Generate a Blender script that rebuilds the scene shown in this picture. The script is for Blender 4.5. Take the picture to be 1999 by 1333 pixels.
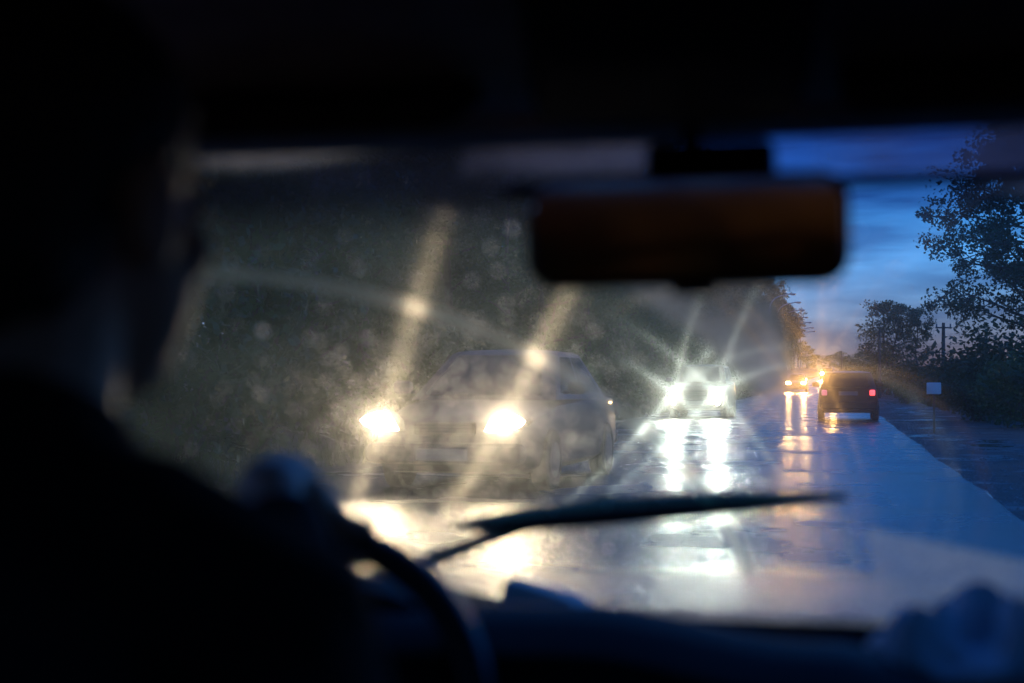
import bpy, bmesh, math, random
from mathutils import Vector, Matrix, noise
R = math.radians
random.seed(7)
for o in list(bpy.data.objects): bpy.data.objects.remove(o)
SC = bpy.context.scene
COL = SC.collection

# ------------------------------------------------------------------ camera
YAW, PITCH, CAMZ = R(12.78), R(1.66), 1.08
cam = bpy.data.cameras.new('camera'); cam.lens = 50; cam.sensor_width = 36
cam.clip_start = 0.02; cam.clip_end = 4000
cam.dof.use_dof = True; cam.dof.focus_distance = 46; cam.dof.aperture_fstop = 2.8
camo = bpy.data.objects.new('camera', cam); COL.objects.link(camo)
camo.location = (0, 0, CAMZ); camo.rotation_euler = (R(90)+PITCH, 0, YAW)
SC.camera = camo
FPX = 1999*50/36
CM = camo.rotation_euler.to_matrix()
def ray(px, py):
    return (CM @ Vector(((px-999.5)/FPX, -(py-666.5)/FPX, -1)))
def at(px, py, Y):
    d = ray(px, py); return Vector((0, 0, CAMZ)) + d*(Y/d.y)

# ------------------------------------------------------------------ world: overcast blue dusk
W = bpy.data.worlds.new('World'); SC.world = W; W.use_nodes = True
nt = W.node_tree; nt.nodes.clear()
def N(nt, t, **k):
    n = nt.nodes.new(t)
    for a, v in k.items(): setattr(n, a, v)
    return n
out = N(nt, 'ShaderNodeOutputWorld'); bg = N(nt, 'ShaderNodeBackground')
sky = N(nt, 'ShaderNodeTexSky'); sky.sky_type = 'NISHITA'; sky.sun_disc = False
sky.sun_elevation = R(3); sky.sun_rotation = R(270); sky.ozone_density = 6.0; sky.dust_density = 0.2
tc = N(nt, 'ShaderNodeTexCoord'); mp = N(nt, 'ShaderNodeMapping'); mp.inputs['Scale'].default_value = (2.6, 2.6, 19)
mp.inputs['Rotation'].default_value = (0.03, -0.05, 0.3)
nz = N(nt, 'ShaderNodeTexNoise'); nz.inputs['Scale'].default_value = 1.7; nz.inputs['Detail'].default_value = 6; nz.inputs['Roughness'].default_value = 0.55
rp = N(nt, 'ShaderNodeValToRGB'); rp.color_ramp.elements[0].position = 0.36; rp.color_ramp.elements[1].position = 0.64
rp.color_ramp.elements[0].color = (0.62, 0.54, 0.82, 1); rp.color_ramp.elements[1].color = (2.05, 1.70, 2.05, 1)
mu = N(nt, 'ShaderNodeMix', data_type='RGBA', blend_type='MULTIPLY'); mu.inputs['Factor'].default_value = 1
L = nt.links.new
sx_ = N(nt, 'ShaderNodeSeparateXYZ'); zr = N(nt, 'ShaderNodeValToRGB'); mu2 = N(nt, 'ShaderNodeMix', data_type='RGBA', blend_type='MULTIPLY'); mu2.inputs['Factor'].default_value = 1
zr.color_ramp.elements[0].color = (.80, .58, .92, 1); zr.color_ramp.elements[1].color = (1, 1, 1, 1); zr.color_ramp.elements[1].position = .11
L(tc.outputs['Generated'], sx_.inputs[0]); L(sx_.outputs['Z'], zr.inputs['Fac'])
L(tc.outputs['Generated'], mp.inputs['Vector']); L(mp.outputs[0], nz.inputs['Vector']); L(nz.outputs['Fac'], rp.inputs['Fac'])
L(sky.outputs[0], mu.inputs['A']); L(rp.outputs[0], mu.inputs['B']); L(mu.outputs['Result'], mu2.inputs['A']); L(zr.outputs[0], mu2.inputs['B']); L(mu2.outputs['Result'], bg.inputs['Color'])
bg.inputs['Strength'].default_value = 0.15
L(bg.outputs[0], out.inputs['Surface'])
sun = bpy.data.lights.new('sun', 'SUN'); sun.energy = 0.01; sun.angle = R(30); sun.color = (0.7, 0.8, 1)
suno = bpy.data.objects.new('sun', sun); COL.objects.link(suno); suno.rotation_euler = (R(80), 0, R(-90)); suno.location = (0, 0, 60)
SC.view_settings.view_transform = 'Standard'; SC.view_settings.look = 'None'
SC.view_settings.exposure = 1.95; SC.view_settings.gamma = 1
SC.render.engine = 'CYCLES'
cy = SC.cycles
cy.use_denoising = True
try: cy.denoiser = 'OPENIMAGEDENOISE'
except Exception: pass
cy.use_adaptive_sampling = False
cy.max_bounces = 6; cy.diffuse_bounces = 4; cy.glossy_bounces = 3; cy.transmission_bounces = 3; cy.transparent_max_bounces = 24
cy.sample_clamp_indirect = 6.0; cy.sample_clamp_direct = 0
cy.caustics_reflective = False; cy.caustics_refractive = True; cy.blur_glossy = 0.5

# ------------------------------------------------------------------ materials
MATS = {}
def mat(name, col=(0.5, 0.5, 0.5), rough=0.6, metal=0.0, spec=0.5, var=0.0, vscale=8, bump=0.0, bscale=40, coat=0.0):
    if name in MATS: return MATS[name]
    m = bpy.data.materials.new(name); m.use_nodes = True; t = m.node_tree; b = t.nodes['Principled BSDF']
    b.inputs['Base Color'].default_value = (*col, 1); b.inputs['Roughness'].default_value = rough
    b.inputs['Metallic'].default_value = metal; b.inputs['Specular IOR Level'].default_value = spec
    b.inputs['Coat Weight'].default_value = coat
    co = N(t, 'ShaderNodeTexCoord')
    if var:
        n = N(t, 'ShaderNodeTexNoise'); n.inputs['Scale'].default_value = vscale; n.inputs['Detail'].default_value = 5
        r = N(t, 'ShaderNodeValToRGB')
        r.color_ramp.elements[0].position = .3; r.color_ramp.elements[1].position = .7
        r.color_ramp.elements[0].color = (*[c*(1-var) for c in col], 1); r.color_ramp.elements[1].color = (*[min(1, c*(1+var)) for c in col], 1)
        t.links.new(co.outputs['Object'], n.inputs['Vector']); t.links.new(n.outputs['Fac'], r.inputs['Fac']); t.links.new(r.outputs[0], b.inputs['Base Color'])
    if bump:
        n2 = N(t, 'ShaderNodeTexNoise'); n2.inputs['Scale'].default_value = bscale; n2.inputs['Detail'].default_value = 4
        bm_ = N(t, 'ShaderNodeBump'); bm_.inputs['Strength'].default_value = bump; bm_.inputs['Distance'].default_value = 0.02
        t.links.new(co.outputs['Object'], n2.inputs['Vector']); t.links.new(n2.outputs['Fac'], bm_.inputs['Height']); t.links.new(bm_.outputs[0], b.inputs['Normal'])
    MATS[name] = m; return m
def emis(name, col, s):
    m = bpy.data.materials.new(name); m.use_nodes = True; t = m.node_tree; b = t.nodes['Principled BSDF']
    b.inputs['Base Color'].default_value = (.8, .8, .8, 1); b.inputs['Emission Color'].default_value = (*col, 1); b.inputs['Emission Strength'].default_value = s
    MATS[name] = m; return m
def leafmat(name, c):
    m = bpy.data.materials.new(name); m.use_nodes = True; t = m.node_tree; b = t.nodes['Principled BSDF']
    b.inputs['Roughness'].default_value = .55; b.inputs['Specular IOR Level'].default_value = .3
    oi = N(t, 'ShaderNodeTexCoord'); n = N(t, 'ShaderNodeTexNoise'); n.inputs['Scale'].default_value = 1.3; n.inputs['Detail'].default_value = 3
    r = N(t, 'ShaderNodeValToRGB'); r.color_ramp.elements[0].position = .35; r.color_ramp.elements[1].position = .65
    r.color_ramp.elements[0].color = (*[x*.6 for x in c], 1); r.color_ramp.elements[1].color = (*[x*1.4 for x in c], 1)
    t.links.new(oi.outputs['Object'], n.inputs['Vector']); t.links.new(n.outputs['Fac'], r.inputs['Fac']); t.links.new(r.outputs[0], b.inputs['Base Color'])
    tr = N(t, 'ShaderNodeBsdfTranslucent'); tr.inputs['Color'].default_value = (c[0]*1.3, c[1]*1.5, c[2], 1)
    mx = N(t, 'ShaderNodeMixShader'); mx.inputs[0].default_value = .3
    t.links.new(b.outputs[0], mx.inputs[1]); t.links.new(tr.outputs[0], mx.inputs[2]); t.links.new(mx.outputs[0], t.nodes['Material Output'].inputs['Surface'])
    MATS[name] = m; return m
leafmat('leaf', (0.045, 0.075, 0.022)); leafmat('leaf_dark', (0.045, 0.068, 0.022)); leafmat('grass', (0.045, 0.06, 0.022))
mat('bark', (0.06, 0.05, 0.04), .9, var=.4, bump=.6, bscale=20)
mat('black_plastic', (0.009, 0.009, 0.010), .6, spec=.15, var=.25, bump=.15, bscale=300)
mat('wheel_leather', (0.035, 0.035, 0.04), .28, bump=.1, bscale=250)
mat('visor_fabric', (0.07, 0.065, 0.065), .95, spec=.1, var=.2, vscale=60, bump=.3, bscale=400)
mat('fabric_dark', (0.02, 0.018, 0.018), .95, spec=.1, var=.2, vscale=60, bump=.3, bscale=400)
mat('fabric_tan', (0.52, 0.22, 0.07), .9, spec=.1, var=.3, vscale=5, bump=.3, bscale=300)
mat('headliner', (0.78, 0.77, 0.78), .95, spec=.1, var=.15, vscale=20, bump=.2, bscale=300)
mat('trim_light', (0.22, 0.20, 0.17), .7, spec=.3, var=.15)
mat('rubber', (0.012, 0.012, 0.013), .6)
mat('wiper_metal', (0.012, 0.015, 0.018), .4, metal=.2)
mat('steel', (.45, .45, .46), .35, metal=1)
mat('chrome', (.7, .7, .72), .15, metal=1)
mat('car_glass', (0.008, 0.01, 0.012), .12, spec=.35)
mat('tyre', (0.015, 0.015, 0.015), .85)
mat('plate', (0.16, 0.16, 0.16), .5)
mat('plate_ink', (0.02, 0.02, 0.02), .5)
mat('paint_blue', (0.014, 0.017, 0.032), .42, spec=.22, coat=.08)
mat('paint_dark', (0.02, 0.022, 0.03), .3, coat=.7)
mat('paint_grey', (0.010, 0.011, 0.012), .45, spec=.2, coat=.05)
mat('paint_red', (0.02, 0.007, 0.007), .4, spec=.25, coat=.15)
mat('under', (0.008, 0.008, 0.008), .9)
mat('concrete', (0.22, 0.21, 0.2), .9, var=.2)
mat('wood_pole', (0.08, 0.065, 0.05), .9, var=.3)
mat('white_board', (0.72, 0.72, 0.70), .6, var=.06, vscale=4)
mat('lamp_glass', (.5, .5, .5), .2)
mat('skin', (0.42, 0.25, 0.18), .5, var=.1, vscale=15, bump=.08, bscale=150)
mat('hair', (0.02, 0.014, 0.01), .5, bump=.5, bscale=120)
mat('jacket', (0.014, 0.012, 0.012), .85, spec=.15, var=.25, vscale=12, bump=.25, bscale=250)
mat('trousers', (0.03, 0.035, 0.05), .9, var=.2, vscale=20)
mat('paper_cloth', (0.55, 0.57, 0.62), .9, spec=.1, var=.12, vscale=10)
mat('paper', (0.62, 0.62, 0.60), .85, spec=.1, var=.05)
emis('lamp_near', (1.0, .84, .60), 16)
emis('bulb_near', (1.0, .77, .46), 225)
emis('bulb_mid', (.88, 1.0, .86), 1000)
emis('lamp_mid', (.92, 1.0, .80), 40)
emis('lamp_fog', (1.0, .78, .45), 150)
emis('lamp_far', (1.0, .50, .15), 430)
emis('lamp_farther', (1.0, .50, .13), 1050)
emis('tail_bright', (1.0, .05, .01), .8)
emis('tail_dim', (1.0, .03, .008), .14)

# ------------------------------------------------------------------ mesh builder
class MB:
    def __init__(s): s.v = []; s.f = []
    def add(s, vs, fs):
        b = len(s.v); s.v += [tuple(v) for v in vs]; s.f += [tuple(b+i for i in f) for f in fs]; return s
    def box(s, c, d, rot=None):
        x, y, z = [k/2 for k in d]
        P = [Vector((a*x, b*y, e*z)) for e in (-1, 1) for a, b in ((-1, -1), (1, -1), (1, 1), (-1, 1))]
        if rot is not None: P = [rot @ p for p in P]
        P = [p+Vector(c) for p in P]
        return s.add(P, [(3, 2, 1, 0), (4, 5, 6, 7), (0, 1, 5, 4), (1, 2, 6, 5), (2, 3, 7, 6), (3, 0, 4, 7)])
    def rbox(s, c, d, r, rot=None, seg=4, dome=0.0):
        """rounded plate: rounded rectangle in local x,z extruded along y with softened rims"""
        w, t, h = d[0]/2, d[1]/2, d[2]/2
        rings = []
        for yy, ins in ((-t, .35), (-t*.75, .08), (-t*.3, 0), (t*.3, 0), (t*.75, .08), (t, .35)):
            k = min(r, t)*ins*1.2; ring = []
            for cx, cz, a0 in ((w-r, h-r, 0), (-(w-r), h-r, 90), (-(w-r), -(h-r), 180), (w-r, -(h-r), 270)):
                for i in range(seg+1):
                    a = R(a0+90*i/seg); rr = r-k
                    ring.append(Vector((cx+rr*math.cos(a), yy, cz+rr*math.sin(a))))
            rings.append(ring)
        rings = [[(rot @ p if rot is not None else p)+Vector(c) for p in q] for q in rings]
        return s.loft(rings, caps=True)
    def loft(s, rings, caps=True, closed=True):
        n = len(rings[0]); b = len(s.v)
        for q in rings: s.v += [tuple(p) for p in q]
        for i in range(len(rings)-1):
            for j in range(n if closed else n-1):
                k = (j+1) % n
                s.f.append((b+i*n+j, b+i*n+k, b+(i+1)*n+k, b+(i+1)*n+j))
        if caps:
            s.f.append(tuple(b+j for j in reversed(range(n)))); s.f.append(tuple(b+(len(rings)-1)*n+j for j in range(n)))
        return s
    def tube(s, pts, rads, n=8, caps=True, flat=1.0):
        pts = [Vector(p) for p in pts]
        if not hasattr(rads, '__len__'): rads = [rads]*len(pts)
        rings = []; up = None
        for i, p in enumerate(pts):
            d = (pts[min(i+1, len(pts)-1)]-pts[max(i-1, 0)])
            d = d.normalized() if d.length > 1e-9 else Vector((0, 0, 1))
            if up is None: up = Vector((0, 0, 1)) if abs(d.z) < .9 else Vector((1, 0, 0))
            a = d.cross(up).normalized(); b = a.cross(d).normalized(); up = b
            rings.append([p+a*math.cos(2*math.pi*j/n)*rads[i]+b*math.sin(2*math.pi*j/n)*rads[i]*flat for j in range(n)])
        return s.loft(rings, caps)
    def ell(s, c, r, nu=16, nv=10, rot=None):
        rings = []
        for i in range(nv+1):
            a = -math.pi/2+math.pi*i/nv; cr = max(math.cos(a), .02)
            q = [Vector((r[0]*cr*math.cos(2*math.pi*j/nu), r[1]*cr*math.sin(2*math.pi*j/nu), r[2]*math.sin(a))) for j in range(nu)]
            rings.append([(rot @ p if rot is not None else p)+Vector(c) for p in q])
        return s.loft(rings)
    def cyl(s, c, r, l, axis='x', n=24, prof=None):
        prof = prof or [(-l/2, r), (l/2, r)]
        rings = []
        for t, rr in prof:
            q = []
            for j in range(n):
                a = 2*math.pi*j/n
                p = {'x': (t, rr*math.cos(a), rr*math.sin(a)), 'y': (rr*math.cos(a), t, rr*math.sin(a)), 'z': (rr*math.cos(a), rr*math.sin(a), t)}[axis]
                q.append(Vector(p)+Vector(c))
            rings.append(q)
        return s.loft(rings)
    def grid(s, fn, nu, nv):
        b = len(s.v)
        for i in range(nv+1):
            for j in range(nu+1): s.v.append(tuple(fn(j/nu, i/nv)))
        for i in range(nv):
            for j in range(nu):
                a = b+i*(nu+1)+j; s.f.append((a, a+1, a+nu+2, a+nu+1))
        return s
    def build(s, name, m, parent=None, smooth=True, fix=True):
        me = bpy.data.meshes.new(name); me.from_pydata(s.v, [], s.f)
        if fix:
            bm = bmesh.new(); bm.from_mesh(me); bmesh.ops.recalc_face_normals(bm, faces=bm.faces); bm.to_mesh(me); bm.free()
        if smooth:
            me.shade_smooth()
            try: me.set_sharp_from_angle(angle=R(38))
            except Exception: pass
        me.materials.append(MATS[m] if isinstance(m, str) else m)
        o = bpy.data.objects.new(name, me); COL.objects.link(o); o.parent = parent; return o
def tag(o, label=None, cat=None, group=None, kind=None):
    if label: o['label'] = label
    if cat: o['category'] = cat
    if group: o['group'] = group
    if kind: o['kind'] = kind
    return o
def empty(name, loc=(0, 0, 0), rz=0, label=None, cat=None, group=None):
    o = bpy.data.objects.new(name, None); COL.objects.link(o); o.location = loc; o.rotation_euler = (0, 0, rz); o.empty_display_size = .2
    return tag(o, label, cat, group)
def copy_tree(o, parent=None):
    c = o.copy(); COL.objects.link(c); c.parent = parent
    for ch in [x for x in o.children]: copy_tree(ch, c)
    return c

# ------------------------------------------------------------------ terrain, road
def rise(y): return 0.00012*(min(max(y, 60), 190)-60)**2
def shift(y): return 0.0002*max(0, y-50)**2 if y < 260 else 0.0002*210**2+0.084*(y-260)
def smooth(a, b, x):
    t = min(1, max(0, (x-a)/(b-a))); return t*t*(3-2*t)
def ground_z(x, y):
    u = x-shift(y)
    z = rise(y)-0.06
    z += 0.55*smooth(4.2, 9, u)+1.6*smooth(-7.0, -13, u)
    if u > 1.5 or u < -5.9:
        k = smooth(1.5, 2.4, u) if u > 0 else smooth(-5.9, -6.8, u)
        z += k*(0.07*noise.noise((x*.6, y*.3, 0))+.03*noise.noise((x*2.1, y*1.3, 3)))
    return z
ys = [-30, -20, -10, -5]+[i*1.0 for i in range(0, 60)]+[60+i*2.5 for i in range(60)]+[210+i*15 for i in range(15)]+[440, 520, 700, 1000, 1800, 3000]
us = [-1500, -600, -250, -120, -70, -45, -30, -22, -17, -14]+[-13+i*.5 for i in range(14)]+[-6.2, -5.9, -3, 0, 1.0, 1.5]+[1.8+.35*i for i in range(26)]+[11.5, 13, 16, 20, 28, 40, 70, 120, 250, 600, 1500]
mb = MB(); nU = len(us)
for y in ys:
    for u in us: mb.v.append((u+shift(y), y, ground_z(u+shift(y), y)))
for i in range(len(ys)-1):
    for j in range(nU-1):
        a = i*nU+j; mb.f.append((a, a+1, a+nU+1, a+nU))
m = bpy.data.materials.new('ground'); m.use_nodes = True; t = m.node_tree; b = t.nodes['Principled BSDF']; MATS['ground'] = m
co = N(t, 'ShaderNodeNewGeometry')
n1 = N(t, 'ShaderNodeTexNoise'); n1.inputs['Scale'].default_value = .55; n1.inputs['Detail'].default_value = 6
r1 = N(t, 'ShaderNodeValToRGB'); r1.color_ramp.elements[0].position = .40; r1.color_ramp.elements[1].position = .62
r1.color_ramp.elements[0].color = (.035, .03, .026, 1); r1.color_ramp.elements[1].color = (.07, .06, .05, 1)
r2 = N(t, 'ShaderNodeValToRGB'); r2.color_ramp.elements[0].position = .36; r2.color_ramp.elements[1].position = .47
r2.color_ramp.elements[0].color = (.09, .09, .09, 1); r2.color_ramp.elements[1].color = (.85, .85, .85, 1)
n3 = N(t, 'ShaderNodeTexNoise'); n3.inputs['Scale'].default_value = 14; n3.inputs['Detail'].default_value = 8
bp = N(t, 'ShaderNodeBump'); bp.inputs['Strength'].default_value = .8; bp.inputs['Distance'].default_value = .05
for a_, b_ in ((co.outputs['Position'], n1.inputs['Vector']), (n1.outputs['Fac'], r1.inputs['Fac']), (n1.outputs['Fac'], r2.inputs['Fac']), (r1.outputs[0], b.inputs['Base Color']),
               (r2.outputs[0], b.inputs['Roughness']), (co.outputs['Position'], n3.inputs['Vector']), (n3.outputs['Fac'], bp.inputs['Height']), (r2.outputs[0], bp.inputs['Strength']), (bp.outputs[0], b.inputs['Normal'])):
    t.links.new(a_, b_)
tag(mb.build('ground', 'ground', fix=False), kind='structure')

m = bpy.data.materials.new('wet_asphalt'); m.use_nodes = True; t = m.node_tree; b = t.nodes['Principled BSDF']; MATS['wet_asphalt'] = m
b.inputs['Base Color'].default_value = (.035, .036, .04, 1); b.inputs['IOR'].default_value = 1.45; b.inputs['Specular IOR Level'].default_value = .9
g = N(t, 'ShaderNodeNewGeometry')
n1 = N(t, 'ShaderNodeTexNoise'); n1.inputs['Scale'].default_value = .7; n1.inputs['Detail'].default_value = 5
rr = N(t, 'ShaderNodeMapRange'); rr.inputs['From Min'].default_value = .35; rr.inputs['From Max'].default_value = .65; rr.inputs['To Min'].default_value = .15; rr.inputs['To Max'].default_value = .32
mp2 = N(t, 'ShaderNodeMapping'); mp2.inputs['Scale'].default_value = (1, .45, 1)
n2 = N(t, 'ShaderNodeTexNoise'); n2.inputs['Scale'].default_value = 28; n2.inputs['Detail'].default_value = 4; n2.inputs['Roughness'].default_value = .6
n3 = N(t, 'ShaderNodeTexNoise'); n3.inputs['Scale'].default_value = 2.6; n3.inputs['Detail'].default_value = 8; n3.inputs['Roughness'].default_value = .65
b1 = N(t, 'ShaderNodeBump'); b1.inputs['Strength'].default_value = 1.0; b1.inputs['Distance'].default_value = .022
b2 = N(t, 'ShaderNodeBump'); b2.inputs['Strength'].default_value = .45; b2.inputs['Distance'].default_value = .02
for a_, b_ in ((g.outputs['Position'], n1.inputs['Vector']), (n1.outputs['Fac'], rr.inputs['Value']), (rr.outputs[0], b.inputs['Roughness']),
               (g.outputs['Position'], mp2.inputs['Vector']), (mp2.outputs[0], n2.inputs['Vector']), (n2.outputs['Fac'], b1.inputs['Height']),
               (g.outputs['Position'], n3.inputs['Vector']), (n3.outputs['Fac'], b2.inputs['Height']), (b2.outputs[0], b1.inputs['Normal']), (b1.outputs[0], b.inputs['Normal'])):
    t.links.new(a_, b_)
mb = MB()
yr = [-20, -8]+[i*.5 for i in range(0, 120)]+[60+i*3 for i in range(60)]+[245, 260, 290, 330]
ur = [-5.75, -4.5, -3.2, -2.2, -1.2, 0, .8, 1.42]
for y in yr:
    e = .10*noise.noise((5, y*.25, 0))+.07*noise.noise((2, y*1.3, 0))
    for i, u in enumerate(ur):
        mb.v.append((u+shift(y)+(e if i in (0, 7) else 0), y, rise(y)+.012*(1-((u+2.2)/3.6)**2)))
for i in range(len(yr)-1):
    for j in range(7):
        a = i*8+j; mb.f.append((a, a+1, a+9, a+8))
# broken tarmac edge: a real lip down to the shoulder
for j0, du in ((0, -.08), (7, .08)):
    b0 = len(mb.v)
    for i, y in enumerate(yr):
        x, yy, z = mb.v[i*8+j0]; mb.v.append((x+du, yy, z-.075))
    for i in range(len(yr)-1):
        mb.f.append((i*8+j0, (i+1)*8+j0, b0+i+1, b0+i))
tag(mb.build('road', 'wet_asphalt'), kind='structure')

# ------------------------------------------------------------------ vegetation
def rand_dir(up=0.0):
    while 1:
        v = Vector((random.uniform(-1, 1), random.uniform(-1, 1), random.uniform(-1, 1)))
        if .1 < v.length < 1: v.normalize(); v.z += up; return v.normalized()
def leaf_quad(mb, p, s):
    d = rand_dir(); e = rand_dir(); w = d.cross(e)
    if w.length < .05: return
    w.normalize(); a = d*s*.6; c = w*s*.32
    b = len(mb.v); mb.v += [tuple(p-a), tuple(p+c), tuple(p+a), tuple(p-c)]; mb.f.append((b, b+1, b+2, b+3))
def make_tree(h, spread, nleaf, leaf, limbs, base=.28, trunk_r=.14, clump=.55, droop=0.0, taper=0.75, multi=1):
    """returns trunk mesh builder and crown mesh builder, base at origin"""
    T = MB(); C = MB(); tips = []
    for mtr in range(multi):
        lean = Vector((random.uniform(-.06, .06), random.uniform(-.06, .06), 0))*(3 if multi > 1 else 1)
        tp = []; n = 9
        for i in range(n):
            k = i/(n-1); tp.append(Vector((0.15*mtr, 0, 0))+lean*h*k+Vector((noise.noise((h, k*3, mtr+.5))*.25, noise.noise((h+9, k*3, mtr))*.25, h*.93*k)))
        T.tube(tp, [trunk_r*(1-.85*i/(n-1))*(1.35 if i == 0 else 1) for i in range(n)], 7)
        for l in range(limbs):
            k = base+(1-base)*((l+random.random()*.8)/limbs)**.9
            k = min(.99, k); i = min(n-2, int(k*(n-1))); f = k*(n-1)-i; p0 = tp[i].lerp(tp[i+1], f)
            az = l*2.4+random.uniform(-.5, .5)
            prof = math.sin(math.pi*min(1, max(.1, (k-base)/(1-base)*.78+.2)))**taper
            ln = spread*prof*random.uniform(.65, 1.15)
            el = random.uniform(.15, .75)-droop
            d = Vector((math.cos(az)*math.cos(el), math.sin(az)*math.cos(el), math.sin(el)))
            pts = [p0]
            for q in range(4):
                d2 = (d+rand_dir()*.22+Vector((0, 0, .08-droop*.2))).normalized(); pts.append(pts[-1]+d2*ln/4)
            T.tube(pts, [trunk_r*.42*(1-k*.5)*(1-.22*q) for q in range(5)], 5)
            for q in (2, 3, 4):
                for _ in range(2 if q < 4 else 3):
                    e = pts[q]+rand_dir(.15)*ln*random.uniform(.12, .38)
                    T.tube([pts[q], (pts[q]+e)/2+rand_dir()*.05, e], [trunk_r*.14, trunk_r*.09, trunk_r*.04], 4)
                    tips.append(e)
            tips.append(pts[-1])
    per = max(6, nleaf//len(tips))
    for e in tips:
        rad = clump*random.uniform(.55, 1.25); n = int(per*random.uniform(.5, 1.5))
        for _ in range(n):
            v = rand_dir()*rad*(random.random()**.6); v.z *= .7
            leaf_quad(C, e+v, leaf*random.uniform(.6, 1.3))
    return T, C
def tree_thing(name, meshes, loc, rz, sc, label, group=None):
    o = empty(name, loc, rz, label, 'tree' if 'tree' in name else 'shrub', group); o.scale = (sc[0], sc[0], sc[1])
    for nm, me in meshes:
        c = bpy.data.objects.new(nm, me); COL.objects.link(c); c.parent = o
    return o
def protos(args, leafm):
    T, C = make_tree(*args[0], **args[1])
    t = T.build('trunk', 'bark', fix=False); c = C.build('crown', leafm, fix=False, smooth=False)
    r = [('trunk', t.data), ('crown', c.data)]
    bpy.data.objects.remove(t); bpy.data.objects.remove(c); return r
PA = protos(((11, 3.0, 8000, .20, 22), dict(base=.2, clump=.75, trunk_r=.16)), 'leaf_dark')
PB = protos(((13, 2.2, 7000, .20, 24), dict(base=.15, clump=.65, trunk_r=.15, taper=.5)), 'leaf_dark')
PC = protos(((9, 3.2, 7500, .19, 20), dict(base=.15, clump=.8, trunk_r=.14)), 'leaf')
def shrub_proto(h, w, nleaf, leaf, leafm):
    T = MB(); C = MB()
    for s in range(9):
        az = s*2.4; e = Vector((math.cos(az)*w*random.uniform(.2, .8), math.sin(az)*w*random.uniform(.2, .8), h*random.uniform(.6, 1)))
        T.tube([(0, 0, -.1), e*.5+Vector((0, 0, h*.15)), e], [.03, .02, .008], 5)
        for _ in range(nleaf//9):
            k = random.random()**.5; p = e*k+Vector((0, 0, .1*h*(1-k)))+Vector((random.gauss(0, .22)*w*.6, random.gauss(0, .22)*w*.6, random.gauss(0, .12)*h))
            p.z = max(p.z, .03); leaf_quad(C, p, leaf*random.uniform(.6, 1.3))
    t = T.build('stem', 'bark', fix=False); c = C.build('foliage', leafm, fix=False, smooth=False)
    r = [('stem', t.data), ('foliage', c.data)]; bpy.data.objects.remove(t); bpy.data.objects.remove(c); return r
SA = shrub_proto(2.2, 1.7, 3000, .13, 'leaf_dark'); SB = shrub_proto(1.7, 1.5, 2600, .11, 'leaf')

def gz(x, y): return ground_z(x, y)-.05
# large tree beside the road on the right
big = protos(((11.5, 3.7, 44000, .135, 50), dict(base=.20, clump=.66, trunk_r=.2, droop=.05)), 'leaf_dark')
p = at(2025, 780, 55); tree_thing('broadleaf_tree', big, (p.x, p.y, gz(p.x, p.y)), .6, (1, 1.0), 'tall dark leafy tree rising against the sky at the right edge')
mid = protos(((7.6, 2.2, 7000, .17, 22), dict(base=.30, clump=.55, trunk_r=.13, multi=2)), 'leaf_dark')
p = at(1737, 760, 108); tree_thing('broadleaf_tree', mid, (p.x, p.y, gz(p.x, p.y)), 2.1, (.95, .92), 'medium dense tree left of the slimmer one, behind the utility pole')
slim = protos(((7.0, 1.35, 3200, .16, 15), dict(base=.35, clump=.42, trunk_r=.10)), 'leaf_dark')
p = at(1796, 760, 106); tree_thing('broadleaf_tree', slim, (p.x, p.y, gz(p.x, p.y)), 1.2, (1.0, .93), 'slim open tree with bare trunks between the dense tree and utility pole')
# shrubs right
rs = [(1690, 128, 1.25, 'low dark shrub right of the car ahead, under the medium dense tree'), (1720, 112, 1.45, 'rounded dark shrub at the foot of the medium dense tree'),
      (1762, 98, 1.2, 'dark shrub beneath the gap between the two distant trees'), (1800, 86, 1.15, 'dark shrub at the foot of the slim tree'),
      (1838, 72, 1.05, 'dark shrub around the base of the utility pole'), (1880, 62, 1.1, 'broad dark shrub right of the utility pole'),
      (1925, 52, 1.25, 'dark shrub below the tall tree, beside its trunk'), (1975, 46, 1.35, 'large dark shrub at the right edge below the tall tree'),
      (2010, 38, 1.0, 'nearest dark shrub at the right edge of the verge'), (1905, 44, .7, 'small dark shrub on the grass below the tall tree'),
      (1770, 78, .7, 'small dark shrub beyond the white board')]
for i, (px, Y, s, lab) in enumerate(rs):
    q = at(px, 760, Y); tree_thing('leafy_shrub', SA if i % 2 else SB, (q.x, q.y, gz(q.x, q.y)), i*1.3, (s*1.25, s*.95), lab, 'shrubs along the right verge')
# far belt of trees closing the road's end
fi = 0
for px, Y, s, hh in ((1640, 290, .5, .42), (1664, 270, .55, .40), (1618, 330, .6, .36), (1590, 320, .6, .42), (1575, 300, .6, .5), (1690, 240, .55, .5), (1652, 350, .6, .36)):
    q = at(px, 745, Y); tree_thing('broadleaf_tree', [PA, PC][fi % 2], (q.x, q.y, gz(q.x, q.y)), fi, (s*1.4, hh), 'small distant dark tree in the belt closing the far end of the road', 'distant tree belt'); fi += 1
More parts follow.
